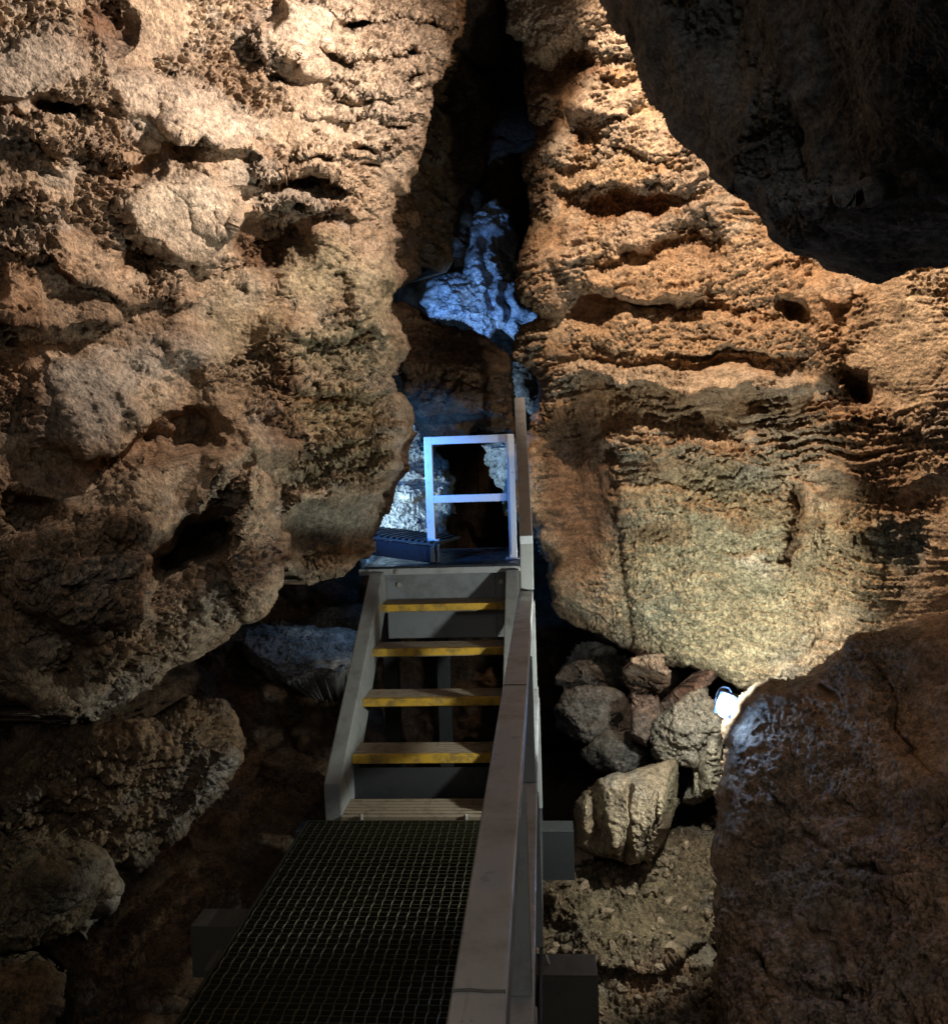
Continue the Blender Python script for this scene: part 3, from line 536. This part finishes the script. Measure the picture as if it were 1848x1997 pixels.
T(rock('rock_shelf', [(740,585),(830,612),(890,630),(950,668),(985,690),(1000,700),(996,760),(1003,800),(1010,862),(990,850),(900,842),(830,852),(806,800),(790,740),(760,700)],
 [(770,650,5.8),(980,700,5.9),(900,640,5.95),(850,840,5.85),(1000,850,5.9),(900,750,5.65)], [('l',[(790,730),(880,720),(1000,740)],40,.1),('l',[(830,800),(900,790),(1000,810)],40,.1),('b',900,770,80,40,0,.1)], round_px=22, round_m=.2, back=(.05,.2,.0), seed=93, shrink=.35, base=(.13,.08,.045), second=(.07,.045,.03), big=.08, strata=.04, med=.05, pop=.006), 'dark brown rock shelf between the blue flowstone and the guard rail', 'rock shelf')
T(rock('boulder', [(800,762),(808,770),(815,820),(830,850),(850,880),(868,900),(885,940),(890,985),(898,1000),(872,1010),(868,1060),(855,1120),(700,1120),(690,1060),(740,960),(790,880)],
 [(700,1060,6.1),(800,800,6.7),(800,1000,6.3),(870,950,6.6),(860,1060,6.4)], [('l',[(790,875),(830,880),(860,890)],20,.06),('l',[(770,930),(830,925),(890,940)],20,.06),('l',[(740,965),(820,960),(890,975)],30,.1),('b',800,1060,40,20,0,-.15)],
 step=1.7, round_px=22, round_m=.3, back=(-.2,.5,-.1), seed=97, shrink=.35, base=(.50,.48,.40), second=(.40,.40,.36), big=.05, strata=.05, med=.03, pop=.008, stz=.05, wob=6), 'cracked pale boulder brightly lit behind the guard rail')
T(rock('rock_spur', [(930,868),(960,860),(1012,850),(1040,880),(1040,1000),(1000,985),(982,955),(962,935),(962,910),(942,905),(948,885)],
 [(940,880,6.5),(1010,900,6.3),(990,970,6.4)], [('l',[(940,878),(1010,874)],14,.08)], step=1.7, round_px=14, round_m=.15, back=(.3,.4,0), seed=99, shrink=.35, base=(.50,.47,.38), second=(.42,.4,.34), big=.04, strata=.02, med=.03, pop=.006, wob=5), 'small jagged pale rock spur seen through the guard rail', 'rock spur')

# --- the chamber around everything, open behind the viewer
def chamber():
    nu, nv = 220, 150
    u, v = np.meshgrid(np.linspace(0, 2*math.pi, nu, endpoint=False), np.linspace(0, 1, nv))
    y = -2.2+12.5*v.ravel(); a = u.ravel()
    k = np.where(v.ravel() > .8, np.sqrt(np.clip(1-((v.ravel()-.8)/.2)**2, 0.0004, 1)), 1)
    p = np.stack([np.cos(a)*3.6*k, y, 1.6+np.sin(a)*3.4*k], 1)
    p[:, 2] = np.maximum(p[:, 2], -1.2)
    n = np.stack([np.cos(a), 0*a, np.sin(a)], 1)
    p += n*(.5*fbm(p/1.3, 5, 5)+.12*billow(p/.4, 9, 3))[:, None]
    idx = np.arange(nu*nv).reshape(nv, nu)
    q = np.stack([idx[:-1], np.roll(idx, -1, 1)[:-1], np.roll(idx, -1, 1)[1:], idx[1:]], -1).reshape(-1, 4)
    me = bpy.data.meshes.new('cave_chamber'); me.from_pydata(p.tolist(), [], q.tolist())
    at = me.attributes.new('stone', 'FLOAT_COLOR', 'POINT'); c = np.ones((len(p), 4), F32); c[:, :3] = (.15, .095, .06); at.data.foreach_set('color', c.ravel())
    me.polygons.foreach_set('use_smooth', np.ones(len(q), bool)); me.materials.append(M_rock)
    o = bpy.data.objects.new('cave_chamber', me); C.objects.link(o); S(o, 'dark surrounding rock of the cave chamber', 'cave')
chamber()

def gravel():
    vs = GROUND.data.vertices; rg = random.Random(3); bm = bmesh.new(); n = 0
    for t in range(9000):
        v = vs[rg.randrange(len(vs))].co
        if v.x < -.02 or v.z < -1.1 or v.y < 2.4 or n > 620: continue
        k = fbm(np.array([[v.x*2.2, v.y*2.2, 5.]]), 4, 2)[0]
        if k < rg.uniform(-.35, .45): continue
        rr = .007+.03*rg.random()**3.2; n += 1
        q = bmesh.ops.create_icosphere(bm, subdivisions=1, radius=rr)
        ax_ = Vector((rg.uniform(.7, 1.3), rg.uniform(.7, 1.3), rg.uniform(.5, .9))); ro = Matrix.Rotation(rg.random()*6.28, 3, Vector((rg.random(), rg.random(), rg.random()+.1)).normalized())
        for w_ in q['verts']:
            c = w_.co*rg.uniform(.75, 1.2); w_.co = v+ro@Vector((c.x*ax_.x, c.y*ax_.y, c.z*ax_.z))+Vector((0, 0, rr*.3))
    o = mesh_obj('gravel', bm, M_rock)
    at = o.data.attributes.new('stone', 'FLOAT_COLOR', 'POINT'); N = len(o.data.vertices); c = np.zeros((N, 4), F32); g = np.random.RandomState(2).uniform(.6, 1.2, (N//12+1, 1)).repeat(12, 0)[:N]
    c[:, :3] = np.array([.30, .225, .15])*g; at.data.foreach_set('color', c.ravel())
    tag(o, 'loose brown gravel and small stones strewn over the ground right of the walkway', 'gravel', kind='stuff')
gravel()
RX = -.089          # handrail line
# ---- walkway
wk = thing('walkway', (-.57, 2.2, 0), 'flat mossy steel grating walkway leading to the foot of the stairs', 'walkway')
bm = bmesh.new(); x0, x1, y0, y1 = -1.115, -.10, .15, 3.865
y = y0
while y < y1: 
    j = random.uniform(-.0015, .0015)
    box(bm, x0, x1, y-.0025, y+.0025, -.03+j, 0+j, 0); y += .030
x = x0+.01
while x < x1:
    pts = []; k = 0; yy = y0
    rr = random.uniform(.0, 6.28)
    while yy < y1:
        pts.append((x+.0022*math.sin(k*1.57+rr), yy, -.001+.0022*math.cos(k*1.57+rr))); yy += .0203; k += 1
    rod(bm, pts, .0036, 4); x += .036
mesh_obj('grating', bm, M_grate, wk)
bm = bmesh.new()
box(bm, x0-.012, x0-.002, y0, y1, -.05, .004, .002); box(bm, x1+.002, x1+.012, y0, y1, -.05, .004, .002); box(bm, x0-.012, x1+.012, y1+.001, y1+.009, -.05, .003, .002)
mesh_obj('edge_frame', bm, M_grate, wk)
def tube_box(name, a, b, w, h, t=.006, mat=None):     # hollow beam along x, open ends
    bm = bmesh.new(); xa, xb, yc, zt = a, b, w, h
    ya, yb = yc; za, zb = zt
    box(bm, xa, xb, ya, yb, zb-t, zb, .002); box(bm, xa, xb, ya, yb, za, za+t, .002)
    box(bm, xa, xb, ya, ya+t, za+t, zb-t, .0); box(bm, xa, xb, yb-t, yb, za+t, zb-t, .0)
    return mesh_obj(name, bm, mat or M_beam, wk)
tube_box('cross_beam', -1.2, .138, (2.80, 2.925), (-.34, -.07))
tube_box('cross_beam', -1.2, .10, (3.92, 4.04), (-.30, -.07), mat=M_dark)  # this beam's dimness is put into a darker steel colour
tube_box('cross_beam', -1.36, -1.0, (3.08, 3.21), (-.27, -.07))
bm = bmesh.new(); box(bm, -1.07, -1.01, y0, y1, -.16, -.056, .003); mesh_obj('side_beam', bm, M_grate, wk)
bm = bmesh.new(); box(bm, -.155, -.095, y0, y1, -.16, -.056, .003); mesh_obj('side_beam', bm, M_grate, wk)
# ---- stairs
st = thing('staircase', (-.61, 4.3, 0), 'open grey steel stairs with yellow edged treads rising to the landing', 'stairs')
prof = [(3.91, -.03), (3.91, .16), (5.17, .984), (5.45, .984), (5.45, .83), (5.22, .75), (4.17, -.03)]
for xa, xb in ((-1.052, -.972), (-.229, -.150)):
    bm = bmesh.new(); prism_yz(bm, prof, xa, xb, .007); mesh_obj('stringer', bm, M_grey, st)
for i in range(4):
    yf = 4.16+.3*i; z = .205+.2*i
    o = bpy.data.objects.new('tread', None)
    bm = bmesh.new()
    for k in range(6):
        ya = yf+.034+k*.031
        box(bm, -.972, -.229, ya, ya+.024, z-.045, z-.001, .003)
    box(bm, -.972, -.229, yf+.034, yf+.215, z-.05, z-.02, .001)
    tr = mesh_obj('tread', bm, M_timber, st); bpy.data.objects.remove(o)
    bm = bmesh.new()
    box(bm, -.971 , -.230, yf, yf+.033, z-.038, z+.002, .003)
    n_ = mesh_obj('nosing', bm, M_yellow); n_.parent = tr
for i in range(1):
    bm = bmesh.new()
    for k in range(6):
        ya = 3.895+k*.037
        box(bm, -.972, -.229, ya, ya+.026, -.02, .012-.002*(k == 0), .002)
    tr = mesh_obj('tread', bm, M_timber, st)
    for xx in (-.875, -.39):
        bm = bmesh.new(); rod(bm, [(xx, 3.884, .002), (xx, 3.884, .02), (xx, 3.886, .026)], .009, 8); b_ = mesh_obj('bolt', bm, M_bolt); b_.parent = tr
bm = bmesh.new(); box(bm, -.972, -.229, 4.19, 4.202, -.02, .135, .002); mesh_obj('kick_plate', bm, M_dark, st)
# ---- landing
ld = thing('landing', (-.63, 5.7, .95), 'dark steel landing at the top of the stairs with a grey fascia board', 'landing')
bm = bmesh.new(); box(bm, -1.095, -.142, 5.225, 6.25, 1.002, 1.016, .003); mesh_obj('deck_plate', bm, M_plate, ld)
bm = bmesh.new(); box(bm, -1.13, -.146, 5.23, 5.275, .962, 1.001, .004); mesh_obj('edge_angle', bm, M_steel, ld)
bm = bmesh.new(); box(bm, -.971, -.30, 5.28, 5.305, .56, .961, .003); f = mesh_obj('fascia_board', bm, M_fascia, ld)
bm = bmesh.new(); box(bm, -.298, -.230, 5.277, 5.303, .56, .961, .003); mesh_obj('fascia_board', bm, M_fascia, ld)
for xx, zz in ((-.89, .895), (-.265, .90), (-.89, .982), (-1.065, .982)):
    bm = bmesh.new(); yb = 5.279 if zz < .95 else 5.229
    rod(bm, [(xx, yb, zz), (xx, yb-.012, zz), (xx, yb-.016, zz)], .014, 10); b_ = mesh_obj('bolt', bm, M_bolt, ld)
for xx, yy in ((-1.0, 5.46), (-.70, 5.8), (-.22, 5.8)):
    bm = bmesh.new(); box(bm, xx-.045, xx+.045, yy, yy+.09, -1.1, .99, .004); mesh_obj('leg', bm, M_dark, ld)
# ---- step up to the left
up = thing('platform_step', (-1.2, 6.0, 1.0), 'dark steel step with a serrated grating lip at the left end of the landing', 'step')
Q0 = Vector((-.66, 5.345, 0)); Q1 = Vector((-1.55, 5.56, .11)); dq = (Q1-Q0).normalized(); nq = Vector((.235, .97, 0))
LZ = EYE-.49
bm = bmesh.new(); bar(bm, Q0+Vector((0, 0, LZ-.075)), Q1+Vector((0, 0, LZ-.075)), .012, .105, nq, .002); mesh_obj('front_plate', bm, M_plate, up)
bm = bmesh.new()
bar(bm, Q0-nq*.004+Vector((0, 0, LZ-.013)), Q1-nq*.004+Vector((0, 0, LZ-.013)), .02, .012, nq, .002)
k = 0
while k*.042 < (Q1-Q0).length:
    a = Q0+dq*(k*.042+.01)
    bar(bm, a-nq*.012+Vector((0, 0, LZ-.004)), a+nq*.45+Vector((0, 0, LZ-.004)), .02, .018, dq, .001); k += 1
mesh_obj('grating_lip', bm, M_dark, up)
bm = bmesh.new(); box(bm, -.70, -.672, 5.318, 5.346, 1.017, LZ-.02, .003); box(bm, -.655, -.64, 5.31, 5.35, 1.017, LZ-.005, .002); mesh_obj('end_post', bm, M_dark, up)
# ---- guard rail at the back of the landing
gr = thing('guard_rail', (-.45, 5.47, 1.016), 'pale blue lit square tube guard rail standing across the back of the landing', 'guard rail')
GY = 5.47; zt = EYE+.172
bm = bmesh.new(); box(bm, -.731, -.681, GY-.025, GY+.025, LZ+.006, zt, .004); mesh_obj('post', bm, M_gate, gr)
bm = bmesh.new(); box(bm, -.215, -.165, GY-.025, GY+.025, 1.017, zt, .004); mesh_obj('post', bm, M_gate, gr)
bm = bmesh.new(); box(bm, -.680, -.216, GY-.024, GY+.024, zt-.05, zt-.001, .004); mesh_obj('top_rail', bm, M_gate, gr)
bm = bmesh.new(); box(bm, -.680, -.216, GY-.023, GY+.023, EYE-.246, EYE-.198, .004); mesh_obj('mid_rail', bm, M_gate, gr)
# ---- handrail on the right of walkway and stairs
hr = thing('handrail', (-.07, 2.4, 0), 'long weathered square steel handrail along the right of walkway and stairs', 'handrail')
HZ = EYE-.61
bm = bmesh.new(); bar(bm, (RX, -.3, HZ-.03), (RX, 4.12, HZ-.03), .066, .06, bev=.007, seg=3); mesh_obj('top_rail', bm, M_steel, hr)
bm = bmesh.new(); bar(bm, (RX+.006, 4.105, HZ+.002), (RX+.008, 4.145, EYE-.37), .062, .05, bev=.005); mesh_obj('riser_tube', bm, M_grey, hr)
bm = bmesh.new(); bar(bm, (RX+.008, 4.105, EYE-.375), (RX-.028, 5.21, EYE+.355), .062, .055, bev=.005); mesh_obj('stair_rail', bm, M_steel, hr)
bm = bmesh.new(); box(bm, RX-.048, RX-.01, 5.182, 5.222, 1.017, EYE+.30, .003); mesh_obj('post', bm, M_steel, hr)
PX = -.075
for yy in (.53, 1.73, 2.93, 4.14):
    bm = bmesh.new(); box(bm, PX-.025, PX+.025, yy, yy+.05, EYE-1.099, HZ-.061, .004); mesh_obj('post', bm, M_grey, hr)
    bm = bmesh.new(); box(bm, PX-.016, PX+.034, yy+.004, yy+.054, -.055, EYE-1.151, .004); mesh_obj('post', bm, M_grey, hr)
bm = bmesh.new(); bar(bm, (PX+.002, -.3, EYE-1.125), (PX+.002, 4.22, EYE-1.125), .056, .05, bev=.005, seg=3); mesh_obj('mid_rail', bm, M_steel, hr)
bm = bmesh.new(); bar(bm, (PX+.026, -.3, -.10), (PX+.026, 4.22, -.10), .012, .09, bev=.002); mesh_obj('kick_plate', bm, M_dark, hr)
tag(mesh_obj('cable', (lambda b: (rod(b, [(-.03, 2.86, -.04), (-.012, 2.87, -.10), (-.022, 2.86, -.18), (-.005, 2.85, -.25), (.0, 2.86, -.262), (.012, 2.85, -.275)], .004, 6), b)[1])(bmesh.new()), M_wire, smooth=True), 'thin pale cable hanging by the handrail post near the right beam end', 'cable')
# ---- floodlight
LP = P(1414, 1377, 3.4)
fl = thing('floodlight', LP, 'small white glowing floodlight on a wire bracket beside the brown boulder', 'floodlight')
ax = Vector((-.25, -.95, -.05)).normalized(); sx = ax.cross(Vector((0, 0, 1))).normalized(); uz = sx.cross(ax)
tl = .35; sx2 = sx*math.cos(tl)+uz*math.sin(tl); uz2 = uz*math.cos(tl)-sx*math.sin(tl)
def lbox(bm, c, w, h, dpt, bev):
    r = bmesh.ops.create_cube(bm, size=1)
    for v in r['verts']: q = v.co.copy(); v.co = LP+ax*(c+q.y*dpt)+sx2*(q.x*w)+uz2*(q.z*h)
    bmesh.ops.bevel(bm, geom=list({e for v in r['verts'] for e in v.link_edges}), offset=bev, segments=2, affect='EDGES')
bm = bmesh.new(); lbox(bm, -.032, .054, .076, .03, .008); mesh_obj('housing', bm, M_beam, fl)
bm = bmesh.new(); bmesh.ops.create_uvsphere(bm, u_segments=20, v_segments=12, radius=1)
for v in bm.verts: q = v.co.copy(); v.co = LP+ax*(q.y*.016)+sx2*(q.x*.033*(1+.22*q.z))+uz2*(q.z*.046)
mesh_obj('lens', bm, M_lens, fl, True)
bm = bmesh.new(); rod(bm, [LP+sx2*s+uz2*u+ax*a for s, u, a in ((-.005, .05, -.03), (.01, .062, -.035), (.03, .06, -.035), (.042, .045, -.03), (.044, .02, -.025), (.04, -.01, -.02), (.024, -.02, -.02))], .0032, 6); mesh_obj('bracket', bm, M_steel, fl)

# weld beads where the rails were joined, and bolted base plates
for yy in (.97, 2.35):
    bm = bmesh.new(); rod(bm, [(RX-.031, yy, HZ+.0002), (RX-.01, yy+.001, HZ+.0008), (RX+.01, yy-.001, HZ+.0006), (RX+.031, yy, HZ+.0002)], .0022, 6); mesh_obj('weld_bead', bm, M_beam, hr)
for xc in (-.706, -.19):
    zb = LZ+.006 if xc < -.5 else 1.017
    bm = bmesh.new(); box(bm, xc-.05, xc+.05, GY-.05, GY+.05, zb, zb+.008, .002); mesh_obj('base_plate', bm, M_gate, gr)
# ------------------------------------------------------------------ light: the cave's lamps, added fill lights, weak ambient fill through the open end
def lamp(kind, name, loc, col, W, r=.04, target=None, cone=60, blend=.5):
    L = bpy.data.lights.new(name, kind); L.color = col; L.energy = W; L.shadow_soft_size = r
    o = bpy.data.objects.new(name, L); C.objects.link(o); o.location = loc
    if kind == 'SPOT':
        L.spot_size = math.radians(cone); L.spot_blend = blend
        o.rotation_euler = (Vector(target)-Vector(loc)).to_track_quat('-Z', 'Y').to_euler()
    return o
WARM = (1.0, .81, .68); AMBER = (1.0, .73, .52); COOL = (.97, 1.0, .90); BLUE = (.13, .36, 1.0)
lamp('SPOT', 'warm_light', (.35, 3.2, 3.6), WARM, 560, .045, P(400, 60, 3.6), 120, .85)
lamp('SPOT', 'warm_light', (.3, 3.4, 4.45), AMBER, 500, .045, P(1560, 180, 4.5), 92, .35)
lamp('SPOT', 'warm_light', (.9, 3.1, 4.25), AMBER, 620, .045, P(1640, 430, 4.25), 96, .45)  # added amber spot, evens out and brightens the right wall
lamp('SPOT', 'flood_lamp', LP+Vector((-.02, .13, .15)), COOL, 60, .04, LP+Vector((-.52, 1.03, .0)), 176, .2)
lamp('SPOT', 'flowstone_lamp', P(862, 655, 6.35), (.16, .40, 1), 50, .04, P(925, 605, 7.4), 66, .5)
lamp('SPOT', 'landing_light', P(700, 905, 4.95), (.07, .32, 1), 48, .03, P(870, 965, 6.0), 92, .4)
lamp('SPOT', 'landing_light', P(690, 1000, 5.75), (.5, .74, 1), 45, .03, P(865, 950, 6.6), 90, .4)  # added spot, lifts the pale boulder behind the guard rail
lamp('POINT', 'front_fill', (.5, -1.2, 2.7), (1, .95, .88), 47, .35)  # added neutral fill behind the viewer, brightens the foreground
lamp('POINT', 'under_stair_lamp', P(690, 1120, 5.75), (.35, .6, 1), 1.6, .05)
w = bpy.data.worlds.new('World'); sc.world = w; w.use_nodes = True
bg = w.node_tree.nodes['Background']; bg.inputs[0].default_value = (1.0, .95, .88, 1); bg.inputs[1].default_value = .05
sc.view_settings.view_transform = 'Standard'; sc.view_settings.look = 'None'; sc.view_settings.exposure = .22; sc.view_settings.gamma = 1
sc.cycles.use_denoising = True
sc.cycles.max_bounces = 6; sc.cycles.diffuse_bounces = 4; sc.cycles.glossy_bounces = 3
sc.cycles.sample_clamp_indirect = 6
